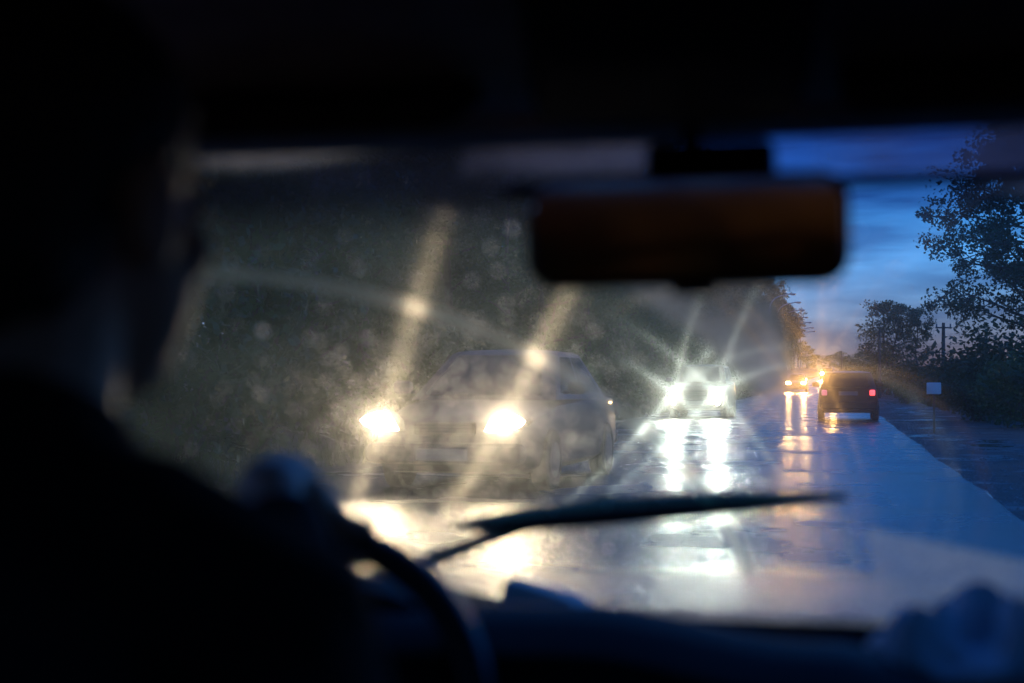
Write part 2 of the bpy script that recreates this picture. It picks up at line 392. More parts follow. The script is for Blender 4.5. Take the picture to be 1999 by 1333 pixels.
# roadside wood on the left
random.seed(21)
for i in range(46):
    Y = 11+i*4.6+random.uniform(-1.5, 1.5); lat = random.uniform(9.2, 13) if Y < 120 else random.uniform(7.6, 10)
    x = -lat+shift(Y)*(.45 if Y > 100 else 1); P_ = [PA, PB, PC][i % 3]
    s = random.uniform(.8, 1.1)*(1 if Y < 120 else .8)
    tree_thing('broadleaf_tree', P_, (x, Y, gz(x, Y)), random.uniform(0, 6.28), (s, s*random.uniform(.9, 1.1)), 'dark leafy tree in the roadside wood on the left', 'trees of the left roadside wood')
for i in range(34):
    Y = 9+i*3.4; lat = random.uniform(7.4, 8.6)
    x = -lat+shift(Y); s = random.uniform(.8, 1.25)
    tree_thing('leafy_shrub', SA if i % 2 else SB, (x, Y, gz(x, Y)), random.uniform(0, 6.28), (s, s), 'dark leafy shrub at the edge of the left roadside wood', 'shrubs of the left roadside wood')
for i in range(64):
    Y = 10+(i//2)*6+random.uniform(-2, 2); x = -random.uniform(14, 18)+shift(Y) if i % 2 else -random.uniform(19, 25)+shift(Y)
    tree_thing('broadleaf_tree', [PB, PA][i % 2], (x, Y, gz(x, Y)), i*1.1, (1.35, 1.3), 'dark leafy tree in the roadside wood on the left', 'trees of the left roadside wood')
for i in range(44):
    Y = 10+(i//2)*7+random.uniform(-2, 2); x = -random.uniform(12.5, 20)+shift(Y); s = random.uniform(2.0, 2.8)
    tree_thing('leafy_shrub', SA if i % 2 else SB, (x, Y, gz(x, Y)), random.uniform(0, 6.28), (s, s), 'tall dark shrub deep inside the left roadside wood', 'undergrowth of the left roadside wood')
for i, (px, Y, s) in enumerate(((880, 48, 1.15), (870, 70, 1.4), (900, 95, 1.6), (1225, 78, 1.7), (1245, 96, 1.7), (1190, 88, 1.7), (640, 40, 1.3), (460, 30, 1.2))):
    q = at(px, 745, Y); tree_thing('broadleaf_tree', [PA, PB][i % 2], (q.x, q.y, gz(q.x, q.y)), i*1.7, (s, s), 'dark leafy tree in the roadside wood on the left', 'trees of the left roadside wood')
# verge grass
C = MB(); random.seed(5)
for i in range(26000):
    Y = 8+95*random.random()**1.7
    if random.random() < .6: u = random.uniform(4.3, 9.5) if Y > 14 else random.uniform(4.8, 9)
    else: u = -random.uniform(6.3, 9)
    if noise.noise((u*.5, Y*.2, 7)) < -.25: continue
    x = u+shift(Y); z = ground_z(x, Y)-.01; h = random.uniform(.08, .3); a = random.uniform(0, 6.28); w = .012+.0004*Y
    dx, dy = math.cos(a)*w, math.sin(a)*w; lx, ly = random.gauss(0, .06), random.gauss(0, .06)
    b = len(C.v); C.v += [(x-dx, Y-dy, z), (x+dx, Y+dy, z), (x+lx, Y+ly, z+h)]; C.f.append((b, b+1, b+2))
tag(C.build('verge_grass', 'grass', fix=False, smooth=False), 'rough grass growing on the verges beside the road', 'grass', kind='stuff')

# loose stones and grit along the broken tarmac edge
G_ = MB(); random.seed(12)
for i in range(3800):
    Y = 6+60*random.random()**1.6; u = 1.42+abs(random.gauss(0, .75))+.04 if random.random() < .8 else random.uniform(1.5, 5)
    x = u+shift(Y); r = random.uniform(.008, .03)*(1.6 if random.random() < .06 else 1); z = ground_z(x, Y)+r*.2
    b = len(G_.v)
    for k in range(5): a = k*1.2566+random.uniform(-.2, .2); G_.v.append((x+r*math.cos(a)*random.uniform(.7, 1.2), Y+r*math.sin(a)*random.uniform(.7, 1.2), z-r*.3))
    G_.v.append((x+r*.1, Y, z+r*.55)); G_.f += [(b+k, b+(k+1) % 5, b+5) for k in range(5)]
mat('stone', (.13, .12, .11), .6, var=.5, vscale=3)
tag(G_.build('gravel', 'stone', fix=False, smooth=False), 'loose gravel scattered along the right edge of the road', 'gravel', kind='stuff')

# ------------------------------------------------------------------ street lamps, poles, board
def street_lamp(px, D, H, lab):
    q = at(px, 740, D); z0 = gz(q.x, D)
    o = empty('street_lamp', (q.x, D, z0), 0, lab, 'street lamp', 'street lamps along the left side')
    hh = H-z0
    MB().tube([(0, 0, 0), (0, 0, hh*.62), (0, 0, hh*.86)], [.16, .12, .09], 10).build('pole', 'concrete', o)
    pts = [Vector((0, 0, hh*.84))]+[Vector((1.55*math.sin(R(a))**1.0*.0+1.5*(1-math.cos(R(a))), 0, hh*.84+(hh*.15)*math.sin(R(a)))) for a in (10, 25, 40, 55, 70, 85)]+[Vector((1.9, 0, hh+.02))]
    MB().tube(pts, .055, 7).build('arm', 'steel', o)
    h = MB().rbox((2.2, 0, hh+.03), (.75, .26, .14), .06)
    l = h.build('lamp_head', 'steel', o)
    MB().ell((2.3, 0, hh-.05), (.24, .1, .06), 10, 6).build('lamp_glass', 'lamp_glass', l)
for px, py, D, lab in ((1503, 575, 143, 'nearest unlit curved-arm street lamp, tallest in the row'), (1518, 591, 158, 'second nearest unlit street lamp in the left row'), (1530, 606, 176, 'third unlit street lamp of the left row'), (1541, 620, 195, 'fourth unlit street lamp of the left row'),
                       (1550, 630, 212, 'fifth unlit street lamp of the left row'), (1558, 640, 231, 'sixth unlit street lamp of the left row, near its far end'), (1563, 647, 248, 'farthest and smallest unlit street lamp in the left row')):
    street_lamp(px, D, at(px, py, D).z, lab)
def utility_pole(px, ytop, D, lab, bars=True):
    q = at(px, 740, D); z0 = gz(q.x, D); H = at(px, ytop, D).z-z0
    o = empty('utility_pole', (q.x, D, z0), .1, lab, 'utility pole')
    MB().tube([(0, 0, 0), (0, 0, H*.6), (0.02, 0, H)], [.12, .10, .08], 9).build('pole', 'wood_pole', o)
    if bars:
        c = MB().box((0, -.11, H-.25), (.8, .06, .07)).build('crossarm', 'wood_pole', o, smooth=False)
        for x in (-.34, .34): MB().cyl((x, -.11, H-.135), .04, .16, 'z', 8).build('insulator', 'concrete', c)
utility_pole(1842, 630, 75, 'bare utility pole standing between the slim tree and the tall tree')
utility_pole(1717, 643, 95, 'utility pole in front of the medium dense tree', False)
utility_pole(1643, 685, 190, 'distant thin pole right above the roof of the car ahead', False)
D = 33; q = at(1823, 758, D); z0 = gz(q.x, D)
o = empty('notice_board', (q.x, D, z0), -.1, 'small blank white board on a short post on the right verge', 'board')
MB().rbox((0, 0, q.z-z0), (.31, .03, .26), .02).build('panel', 'white_board', o)
MB().box((0, .035, (q.z-z0)/2+.02), (.045, .03, q.z-z0+.04)).build('post', 'wood_pole', o, smooth=False)

# ------------------------------------------------------------------ cars
def headlamp_poly(w, h, kind):
    if kind == 'eye': pts = [(-.5, .10), (-.32, .34), (-.05, .5), (.2, .42), (.38, .05), (.5, -.38), (.2, -.42), (-.2, -.32), (-.42, -.12)]
    elif kind == 'round': pts = [(.5*math.cos(2*math.pi*i/16), .5*math.sin(2*math.pi*i/16)) for i in range(16)]
    else: pts = [(-.5, -.4), (-.5, .3), (-.42, .5), (.42, .5), (.5, .35), (.5, -.4), (.42, -.5), (-.42, -.5)]
    return [(a*w, b*h) for a, b in pts]
def lens_mesh(pts, t=.03):
    """domed lens facing -y"""
    mb = MB(); rings = []
    for k, yy in ((1.0, .02), (1.0, -.2*t), (.8, -.7*t), (.45, -t)): rings.append([Vector((x*k, yy, z*k)) for x, z in pts])
    return mb.loft(rings)
def ring_poly(hw, y0, y1, z, ch=.10):
    return [Vector((-hw+ch, y0, z)), Vector((hw-ch, y0, z)), Vector((hw, y0+ch, z)), Vector((hw, y1-ch, z)), Vector((hw-ch, y1, z)), Vector((-hw+ch, y1, z)), Vector((-hw, y1-ch, z)), Vector((-hw, y0+ch, z))]
def panel(a0, a1, b0, b1, inset, off):
    """glass pane between edge a (bottom) and b (top), inset and pushed outward"""
    n = (a1-a0).cross(b0-a0).normalized(); mb = MB()
    rings = []
    for d in (-.002, off):
        q = []
        for u, v in ((0, 0), (1, 0), (1, 1), (0, 1)):
            uu = inset[0]+(1-2*inset[0])*u; vv = inset[1]+(1-inset[1]-inset[2])*v
            q.append(a0.lerp(a1, uu).lerp(b0.lerp(b1, uu), vv)+n*d)
        rings.append(q)
    return mb.loft(rings)
def make_car(name, loc, rz, label, cat, spec, paint, group=None, detail=True):
    o = empty(name, loc, rz, label, cat, group)
    S = spec
    mb = MB(); rings = []
    for y, w, zb, zt in S['st']:
        dz = zt-zb
        half = [(0, zb), (w*.80, zb), (w*.96, zb+.08), (w, zb+.30*dz), (w*.99, zb+.62*dz), (w*.95, zt-.06), (w*.78, zt-.008), (w*.4, zt+.008)]
        ring = [Vector((x, y, z)) for x, z in half]+[Vector((0, y, zt+.014))]+[Vector((-x, y, z)) for x, z in reversed(half[1:])]
        rings.append(ring)
    mb.loft(rings)
    gr = [ring_poly(*a) for a in S['gh']]
    mb2 = MB().loft(gr)
    roof = [[p.lerp(Vector((0, (gr[-1][0].y+gr[-1][4].y)/2, p.z)), k)+Vector((0, 0, dz)) for p in gr[-1]] for k, dz in ((0, 0), (.10, .025), (.4, .045), (.85, .055))]
    mb2.loft(roof)
    mb.add(mb2.v, mb2.f)
    mb.build('body', paint, o)
    A, B = gr[0], gr[1]
    for nm, (i, j), ins in (('windscreen', (0, 1), (.03, .10, .05)), ('rear_window', (4, 5), (.06, .16, .10))):
        panel(A[i], A[j], B[i], B[j], ins, .007).build(nm, 'car_glass', o, smooth=False)
    for (i, j) in ((2, 3), (6, 7)):
        a0, a1, b0, b1 = A[i], A[j], B[i], B[j]
        for u0, u1 in ((.08, .48), (.53, .93)):
            panel(a0.lerp(a1, u0), a0.lerp(a1, u1), b0.lerp(b1, u0), b0.lerp(b1, u1), (.02, .14, .08), .007).build('side_window', 'car_glass', o, smooth=False)
    wr = S.get('wr', .31); tw = S.get('tw', .19)
    for sy in S['wy']:
        for sx in (-1, 1):
            x = sx*(S['hw']-tw/2+.012)
            w = MB().cyl((x, sy, wr), wr, tw, 'x', 24, [(-tw/2, wr*.62), (-tw/2, wr*.93), (-tw*.38, wr), (tw*.38, wr), (tw/2, wr*.93), (tw/2, wr*.62)]).build('wheel', 'tyre', o)
            MB().cyl((x+sx*tw*.42, sy, wr), wr*.6, .05, 'x', 18, [(-.03, wr*.6), (.02*sx, wr*.58), (.03, wr*.3)]).build('rim', 'dark_rim', w)
    yf = S['st'][0][0]; yr_ = S['st'][-1][0]
    # front
    MB().rbox((0, yf-.02, S['bz']), (S['hw']*1.86, .16, .20), .07).build('front_bumper', S.get('bump', paint), o)
    gl = MB().rbox((0, yf-.015, S['gz']), (S['gw'], .06, S['gh_']), .03).build('grille', 'under', o)
    for k in range(4): MB().box((0, yf-.052, S['gz']-S['gh_']*.34+k*S['gh_']*.23), (S['gw']*.9, .012, .014)).build('grille_bar', 'dark_rim', gl, smooth=False)
    pl = MB().rbox((0, yf-.115, S['bz']-.01), (.52, .02, .112), .012).build('number_plate', 'plate', o)
    for sx in (-1, 1):
        pts = headlamp_poly(S['lw'], S['lh'], S['lk'])
        if sx > 0: pts = [(-x, z) for x, z in pts]
        yl = yf-.125
        bz_ = MB().loft([[Vector((x*k+sx*S['lx'], yy, z*k+S['lz'])) for x, z in pts] for k, yy in ((1.10, yf+.10), (1.10, yl+.012), (1.04, yl+.003))]).build('headlight', 'under', o)
        MB().add([(x+sx*S['lx'], yl, z+S['lz']) for x, z in pts], [tuple(range(len(pts)))]).build('headlight_lens', S['lm'], bz_, smooth=False)
        if 'core' in S:
            cw, ch, cm = S['core']; cx = sx*(S['lx']-S.get('cofs', 0))
            MB().add([(cx+cw/2*math.cos(k*math.pi/6), yl-.004, S['lz']+ch/2*math.sin(k*math.pi/6)) for k in range(12)], [tuple(range(12))]).build('bulb', cm, bz_, smooth=False)
        if 'fz' in S:
            fg = MB().cyl((sx*S['fx'], yf-.09, S['fz']), .065, .05, 'y', 14).build('fog_light', 'under', o)
            MB().add([(sx*S['fx']+.055*math.cos(k*.5236), yf-.1165, S['fz']+.055*math.sin(k*.5236)) for k in range(12)], [tuple(range(12))]).build('fog_light_lens', 'lamp_fog', fg, smooth=False)
        ym = S['gh'][0][1]+.32
        mr = MB().rbox((sx*(S['hw']+.10), ym, S['gh'][0][3]+.13), (.20, .10, .14), .045).build('door_mirror', paint, o)
        MB().box((sx*(S['hw']+.005), ym+.01, S['gh'][0][3]+.08), (.10, .04, .03)).build('mirror_arm', 'under', mr, smooth=False)
        # rear lamps
        MB().rbox((sx*S['tx'], yr_+.012, S['tz']), (S['tw_'], .07, S['th']), .03).build('tail_light', S['tm'][0 if sx < 0 else 1], o)
    MB().rbox((0, yr_+.03, S['bz']+.02), (S['hw']*1.84, .17, .20), .07).build('rear_bumper', S.get('bump', paint), o)
    MB().rbox((0, yr_+.02, S['tz']-.02), (.52, .03, .112), .012).build('number_plate', 'plate', o)
    return o
mat('dark_rim', (.08, .08, .085), .5, metal=.6)
mat('lamp_red', (.35, .02, .02), .25)
sedan = dict(st=[(-2.18, .58, .30, .62), (-2.10, .74, .22, .69), (-1.85, .82, .19, .76), (-1.0, .86, .18, .90), (0, .87, .18, .93), (1.2, .86, .18, .95), (1.95, .82, .2, .94), (2.15, .74, .28, .90)],
             gh=[(.79, -1.06, 1.62, .90), (.60, -.22, .98, 1.40)], wy=(-1.32, 1.28), hw=.86, bz=.40, gz=.64, gw=.62, gh_=.13,
             lw=.40, lh=.20, lk='eye', lx=.63, lz=.70, tx=.66, tz=.76, tw_=.3, th=.16, lm='lamp_near', core=(.19, .10, 'bulb_near'), cofs=.02, tm=('lamp_red', 'lamp_red'))
p = at(896, 822, 13.3)
make_car('oncoming_car', (p.x, 15.4, 0), R(-3), 'oncoming dark blue sedan with wide glowing headlights, nearest on the left', 'car', sedan, 'paint_blue')
suv = dict(st=[(-2.15, .62, .36, .86), (-2.08, .78, .28, .93), (-1.8, .84, .25, .98), (-1.0, .88, .24, 1.06), (0, .89, .24, 1.08), (1.2, .88, .24, 1.1), (1.95, .85, .26, 1.1), (2.12, .78, .32, 1.06)],
           gh=[(.80, -1.1, 2.0, 1.05), (.64, -.35, 1.75, 1.60)], wy=(-1.3, 1.3), hw=.88, bz=.48, gz=.78, gw=.7, gh_=.17, wr=.35, tw=.22,
           lw=.24, lh=.17, lk='round', lx=.645, lz=.74, lsweep=.1, fz=.47, fx=.66, tx=.7, tz=.95, tw_=.18, th=.3, lm='lamp_mid', core=(.12, .12, 'bulb_mid'), tm=('lamp_red', 'lamp_red'))
p = at(1361, 770, 43)
make_car('oncoming_car', (p.x, 45.1, rise(45)), R(-1), 'oncoming tall car with dazzling greenish white headlights and small fog lights', 'car', suv, 'paint_grey')
small = dict(sedan); small.pop('core'); small.update(lk='box', lw=.30, lh=.16, lm='lamp_far', lx=.58)
p = at(1554, 751, 113)
make_car('oncoming_car', (p.x, 115, rise(115)), 0, 'small distant oncoming car with a pair of amber headlights', 'car', small, 'paint_dark')
small2 = dict(small); small2.update(lm='lamp_farther', lx=.60, lw=.28, lh=.2)
p = at(1605, 730, 168)
make_car('oncoming_car', (p.x+.60, 170, rise(170)), 0, 'farthest oncoming car, one amber headlight showing beside the car ahead', 'car', small2, 'paint_dark')
hatch = dict(st=[(-2.05, .58, .32, .64), (-1.95, .74, .25, .72), (-1.7, .80, .22, .78), (-.9, .82, .22, .90), (0, .83, .22, .93), (1.2, .83, .22, .95), (1.9, .82, .24, .96), (2.02, .79, .28, .93)],
             gh=[(.775, -.98, 2.0, .90), (.63, -.2, 1.72, 1.36)], wy=(-1.25, 1.30), hw=.83, bz=.42, gz=.66, gw=.6, gh_=.12, wr=.30, tw=.17,
             lw=.3, lh=.15, lk='box', lx=.58, lz=.68, tx=.655, tz=.80, tw_=.15, th=.16, lm='lamp_glass', tm=('tail_bright', 'tail_dim'), bump='under')
p = at(1656, 790, 41)
make_car('car_ahead', (p.x, 43, rise(43)), R(180), 'dark hatchback driving ahead with small red tail lights', 'car', hatch, 'paint_red')

# ------------------------------------------------------------------ own car cabin
XC = -0.11
cabin = empty('car_cabin', (XC, 1.0, 0), 0, 'dark interior of the car the picture is taken from, with windscreen and dashboard', 'car')
def cb(mb, name, m, parent=None, smooth=True, fix=True):
    par = parent or cabin
    base = Vector((XC, 1.0, 0))
    mb.v = [tuple(Vector(v)-base) for v in mb.v]
    return mb.build(name, m, par, smooth, fix)
# windscreen surface
GB = (1.74, .800); GT = (1.205, 1.300)
def glass(u, v, off=0.0):
    hw = .70+(.585-.70)*v
    p = Vector((XC+hw*u, GB[0]+(GT[0]-GB[0])*v-.09*u*u, GB[1]+(GT[1]-GB[1])*v-.012*u*u))
    if off:
        n = Vector((.25*u, .5, .535)).normalized(); p += n*off
    return p
GN = Vector((0, GT[1]-GB[1], GB[0]-GT[0])).normalized()
def on_glass(px, py):
    """(u, v) of the windscreen point behind a pixel direction"""
    d = ray(px, py); o = Vector((0, 0, CAMZ)); u = 0; v = .5
    for _ in range(12):
        A_ = Vector((0, GB[0]-.09*u*u, GB[1]-.012*u*u))
        t_ = (A_-o).dot(GN)/d.dot(GN); p = o+d*t_
        v = (p.z-GB[1]+.012*u*u)/(GT[1]-GB[1]); hw = .70-.115*v; u = (p.x-XC)/hw
    return u, v, p
_, _, PIV1 = on_glass(500, 1245)
_, _, PIV2 = on_glass(1650, 1240)
R1 = (on_glass(1020, 460)[2]-PIV1).length; R2 = (on_glass(1760, 345)[2]-PIV2).length
print('PIV', PIV1, PIV2, R1, R2)
def uvpoly(pts): return [on_glass(*p)[:2] for p in pts]
def inside(poly, u, v, soft=.012):
    d = 9; ins = False; n = len(poly)
    for i in range(n):
        (x0, y0), (x1, y1) = poly[i], poly[(i+1) % n]
        if (y0 > v) != (y1 > v) and u < (x1-x0)*(v-y0)/(y1-y0)+x0: ins = not ins
        ex, ey = x1-x0, y1-y0; tt = max(0, min(1, ((u-x0)*ex+(v-y0)*ey)/(ex*ex+ey*ey+1e-12)))
        d = min(d, math.hypot(u-x0-tt*ex, v-y0-tt*ey))
    return smooth(-soft, soft, d if ins else -d)
def film(p, u, v, polys):
    """0 where a blade keeps the glass clear, 1 where road dirt has dried and on an imitated lit strip"""
    d1 = p-PIV1; d2 = p-PIV2
    a1 = math.degrees(math.atan2(d1.dot(Vector((0, GT[0]-GB[0], GT[1]-GB[1])).normalized()), d1.x))
    a2 = math.degrees(math.atan2(d2.dot(Vector((0, GT[0]-GB[0], GT[1]-GB[1])).normalized()), d2.x))
    e = .006*noise.noise((u*6, v*6, 0))
    w1 = (1-smooth(R1-.006+e, R1+.006+e, d1.length))*smooth(3, 5, a1)
    w2 = (1-smooth(R2-.008, R2+.01, d2.length))*smooth(11, 12.5, a2)*(1-smooth(95, 98, a2))
    w = max(w1, w2)
    low = smooth(VLOW+.012, VLOW-.012, v+.02*noise.noise((u*3, 2, 0))) if u < ULOW else 0
    pt = inside(PATCH, u, v, .008)
    w *= 1-max(low, pt); w1 *= 1-max(low, pt); w2 *= 1-max(low, pt)
    return (1-w)*(1-.72*smooth(.55, .9, v)*(1-smooth(.1, .3, u))*(1-max(inside(EDGE, u, v, .01), inside(EDGE2, u, v, .02)))), w1, w2
EDGE2 = uvpoly([(905, 268), (1270, 258), (1275, 335), (905, 335)])
EDGE = uvpoly([(300, 338), (560, 322), (815, 278), (790, 240), (300, 240)])  # imitates a lit strip under the header by fuller film and thinner tint
VLOW = on_glass(1400, 1118)[1]; ULOW = on_glass(1720, 1118)[0]
PATCH = uvpoly([(1692, 1030), (1999, 1095), (2300, 1170), (2300, 1300), (1725, 1300)])
NU, NV = 260, 170
me = bpy.data.meshes.new('windscreen')
vs = []; fs = []; f0 = []; f1 = []; f2 = []
for i in range(NV+1):
    for j in range(NU+1):
        u = -1+2*j/NU; v = -.02+1.04*i/NV
        p = glass(u, v); d, w1, w2 = film(p, u, v, None)
        vs.append(tuple(p-Vector((XC, 1.0, 0)))); f0.append(d); f1.append(w1); f2.append(w2)
for i in range(NV):
    for j in range(NU):
        a = i*(NU+1)+j; fs.append((a, a+1, a+NU+2, a+NU+1))
me.from_pydata(vs, [], fs); me.shade_smooth()
for nm, arr in (('dirt', f0), ('sweep_a', f1), ('sweep_b', f2)):
    at_ = me.attributes.new(nm, 'FLOAT', 'POINT'); at_.data.foreach_set('value', arr)
m = bpy.data.materials.new('wiped_glass'); m.use_nodes = True; t = m.node_tree; t.nodes.clear(); MATS['wiped_glass'] = m
me.materials.append(m)
def math_(op, a, b=None, c=None):
    n = N(t, 'ShaderNodeMath', operation=op)
    for i, x in enumerate((a, b, c)):
        if x is None: continue
        if isinstance(x, (int, float)): n.inputs[i].default_value = x
        else: t.links.new(x, n.inputs[i])
    return n.outputs[0]
def vmath(op, a, b=None, scale=None):
    n = N(t, 'ShaderNodeVectorMath', operation=op)
    for i, x in enumerate((a, b)):
        if x is None: continue
        if isinstance(x, (tuple, Vector)): n.inputs[i].default_value = tuple(x)
        else: t.links.new(x, n.inputs[i])
    if scale is not None: n.inputs['Scale'].default_value = scale
    return n
def noise_(vec, sc, det=4, rough=.5, dims='3D'):
    n = N(t, 'ShaderNodeTexNoise', noise_dimensions=dims); n.inputs['Scale'].default_value = sc; n.inputs['Detail'].default_value = det; n.inputs['Roughness'].default_value = rough
    t.links.new(vec, n.inputs['W' if dims == '1D' else 'Vector']); return n.outputs['Fac']
def mixsh(f, a, b):
    n = N(t, 'ShaderNodeMixShader')
    if isinstance(f, (int, float)): n.inputs[0].default_value = f
    else: t.links.new(f, n.inputs[0])
    t.links.new(a, n.inputs[1]); t.links.new(b, n.inputs[2]); return n.outputs[0]
def maprange(x, a, b, c, d):
    n = N(t, 'ShaderNodeMapRange'); t.links.new(x, n.inputs['Value'])
    for k, vv in zip(('From Min', 'From Max', 'To Min', 'To Max'), (a, b, c, d)): n.inputs[k].default_value = vv
    return n.outputs[0]
geo = N(t, 'ShaderNodeNewGeometry'); P_ = geo.outputs['Position']; NN = geo.outputs['Normal']
def attr(nm): n = N(t, 'ShaderNodeAttribute'); n.attribute_name = nm; return n.outputs['Fac']
def fibre(T, ru, rv, col=(1, 1, 1)):
    """micro-grooves left by a blade: light fans out across the groove direction T"""
    n = N(t, 'ShaderNodeBsdfHair', component='Transmission'); n.inputs['Color'].default_value = (*col, 1)
    n.inputs['RoughnessU'].default_value = ru; n.inputs['RoughnessV'].default_value = rv; t.links.new(T, n.inputs['Tangent']); return n.outputs[0]
ra = vmath('SUBTRACT', P_, PIV1).outputs[0]; rb = vmath('SUBTRACT', P_, PIV2).outputs[0]
Ta = vmath('NORMALIZE', vmath('CROSS_PRODUCT', NN, ra).outputs[0]).outputs[0]
Tb = vmath('NORMALIZE', vmath('CROSS_PRODUCT', NN, rb).outputs[0]).outputs[0]
la = vmath('LENGTH', ra).outputs['Value']; lb = vmath('LENGTH', rb).outputs['Value']
sa = maprange(noise_(la, 45, 5, .7, '1D'), .40, .70, .55, 1.5)      # concentric smears of different strength
sb = maprange(noise_(lb, 60, 5, .7, '1D'), .45, .75, .35, 1.6)
band = math_('MULTIPLY', maprange(math_('ABSOLUTE', math_('SUBTRACT', la, (on_glass(800, 597)[2]-PIV1).length)), .006, .010, 1, 0), 4.5)
sa = math_('ADD', sa, band)
dirt = attr('dirt'); wa = attr('sweep_a'); wb = attr('sweep_b')
blot = maprange(noise_(P_, 9, 6, .6), .3, .7, .45, 1.5); fine = maprange(noise_(P_, 160, 3, .7), .3, .7, .5, 1.5)
tp = N(t, 'ShaderNodeBsdfTransparent'); tp.inputs['Color'].default_value = (.97, .985, .98, 1)
# layers of scatter, each a small share of the light
sh = tp.outputs[0]
CLR = {'a': .038, 'b': .07, 'x': .026, 'glow': .0065, 'halo': .011, 'halo_a': .028, 'halo_b': .025, 'veil': .010, 'veil_a': .15, 'dirt': .48}
sh = mixsh(math_('MULTIPLY', math_('MULTIPLY', wa, sa), CLR['a']), sh, fibre(Ta, .0012, .10))
sh = mixsh(math_('MULTIPLY', math_('MULTIPLY', wb, sb), CLR['b']), sh, fibre(Tb, .0015, .07))
px_ = N(t, 'ShaderNodeSeparateXYZ'); t.links.new(P_, px_.inputs[0])
xw = maprange(px_.outputs['X'], on_glass(1200, 790)[2].x, on_glass(1300, 790)[2].x, 0, 1)   # scratch scatter on the passenger half, added to draw star rays round lamps
for k, ang in enumerate((36, 97, -36)):
    n = N(t, 'ShaderNodeVectorRotate', rotation_type='AXIS_ANGLE'); n.inputs['Angle'].default_value = R(ang)
    t.links.new(Tb, n.inputs['Vector']); t.links.new(NN, n.inputs['Axis'])
    sh = mixsh(math_('MULTIPLY', xw, CLR['x']*(.8, .7, .5)[k]), sh, fibre(n.outputs[0], .001, .03))
wn = N(t, 'ShaderNodeTexWhiteNoise', noise_dimensions='3D'); t.links.new(vmath('SCALE', P_, None, 9731.0).outputs[0], wn.inputs['Vector'])
rn = N(t, 'ShaderNodeVectorRotate', rotation_type='AXIS_ANGLE'); t.links.new(Ta, rn.inputs['Vector']); t.links.new(NN, rn.inputs['Axis']); t.links.new(math_('MULTIPLY', wn.outputs['Value'], math.pi), rn.inputs['Angle'])
Tr = rn.outputs[0]     # fine grit lies in every direction: an even halo
sh = mixsh(math_('MULTIPLY', math_('MULTIPLY', blot, math_('SUBTRACT', 1.15, xw)), CLR['glow']), sh, fibre(Tr, .022, .022))
sh = mixsh(math_('MULTIPLY', fine, math_('ADD', math_('MULTIPLY', math_('SUBTRACT', 1.0, xw), CLR['halo_a']), math_('ADD', math_('MULTIPLY', wb, CLR['halo_b']), CLR['halo']))), sh, fibre(Tr, .004, .004))
tl = N(t, 'ShaderNodeBsdfTranslucent'); tl.inputs['Color'].default_value = (.86, .79, .24, 1)
df = N(t, 'ShaderNodeBsdfDiffuse'); df.inputs['Color'].default_value = (.45, .42, .36, 1)
veil = mixsh(.10, tl.outputs[0], df.outputs[0])
td = N(t, 'ShaderNodeBsdfTranslucent'); td.inputs['Color'].default_value = (.85, .67, .40, 1)
veil = mixsh(dirt, veil, mixsh(.1, td.outputs[0], df.outputs[0]))
broad = mixsh(math_('ADD', math_('MULTIPLY', dirt, .30), .20), veil, fibre(Tr, .16, .16, (.9, .85, .72)))
sh = mixsh(math_('ADD', math_('MULTIPLY', math_('MULTIPLY', dirt, math_('MULTIPLY', blot, fine)), CLR['dirt']), math_('ADD', math_('MULTIPLY', math_('MULTIPLY', wa, math_('ADD', blot, math_('MULTIPLY', band, .25))), CLR['veil_a']), CLR['veil'])), sh, broad)
gs = N(t, 'ShaderNodeBsdfGlossy'); gs.inputs['Roughness'].default_value = .03
fr = N(t, 'ShaderNodeFresnel'); fr.inputs['IOR'].default_value = 1.25
sh = mixsh(math_('MULTIPLY', fr.outputs[0], .4), sh, gs.outputs[0])
om = N(t, 'ShaderNodeOutputMaterial'); t.links.new(sh, om.inputs['Surface'])
ws = bpy.data.objects.new('windscreen', me); COL.objects.link(ws); ws.parent = cabin; ws['label'] = 'dirty rain-spotted windscreen wiped clear in two arcs'

# graded shade band along the top of the glass
m = bpy.data.materials.new('tint_film'); m.use_nodes = True; t = m.node_tree; t.nodes.clear(); MATS['tint_film'] = m
tp = N(t, 'ShaderNodeBsdfTransparent'); om = N(t, 'ShaderNodeOutputMaterial'); t.links.new(tp.outputs[0], om.inputs['Surface'])
ta = N(t, 'ShaderNodeAttribute'); ta.attribute_name = 'tint'; rp_ = N(t, 'ShaderNodeValToRGB'); t.links.new(ta.outputs['Fac'], rp_.inputs['Fac']); t.links.new(rp_.outputs[0], tp.inputs['Color'])
rp_.color_ramp.elements[0].color = (1, 1, 1, 1); rp_.color_ramp.elements[1].color = (.20, .21, .36, 1)
v0 = on_glass(1400, 345)[1]; vb = on_glass(1400, 475)[1]
so = cb(MB().grid(lambda a, b: glass(-1+2*a, vb+(1.0-vb)*b, -.006), 40, 24), 'shade_band', 'tint_film', fix=False)
ta_ = so.data.attributes.new('tint', 'FLOAT', 'POINT')
for i_ in range(len(so.data.vertices)): 
    r_, c_ = divmod(i_, 41); tv = smooth(0, .62, r_/24); uu, vv = -1+c_/20, vb+(1.0-vb)*r_/24
    ta_.data[i_].value = tv*(1-max(.75*inside(EDGE, uu, vv, .012), .12*inside(EDGE2, uu, vv, .02)))
cb(MB().tube([glass(-.30+1.10*k/20*1.0, v0, -.012) for k in range(21)], .0055, 8), 'shade_band_rail', 'black_plastic')

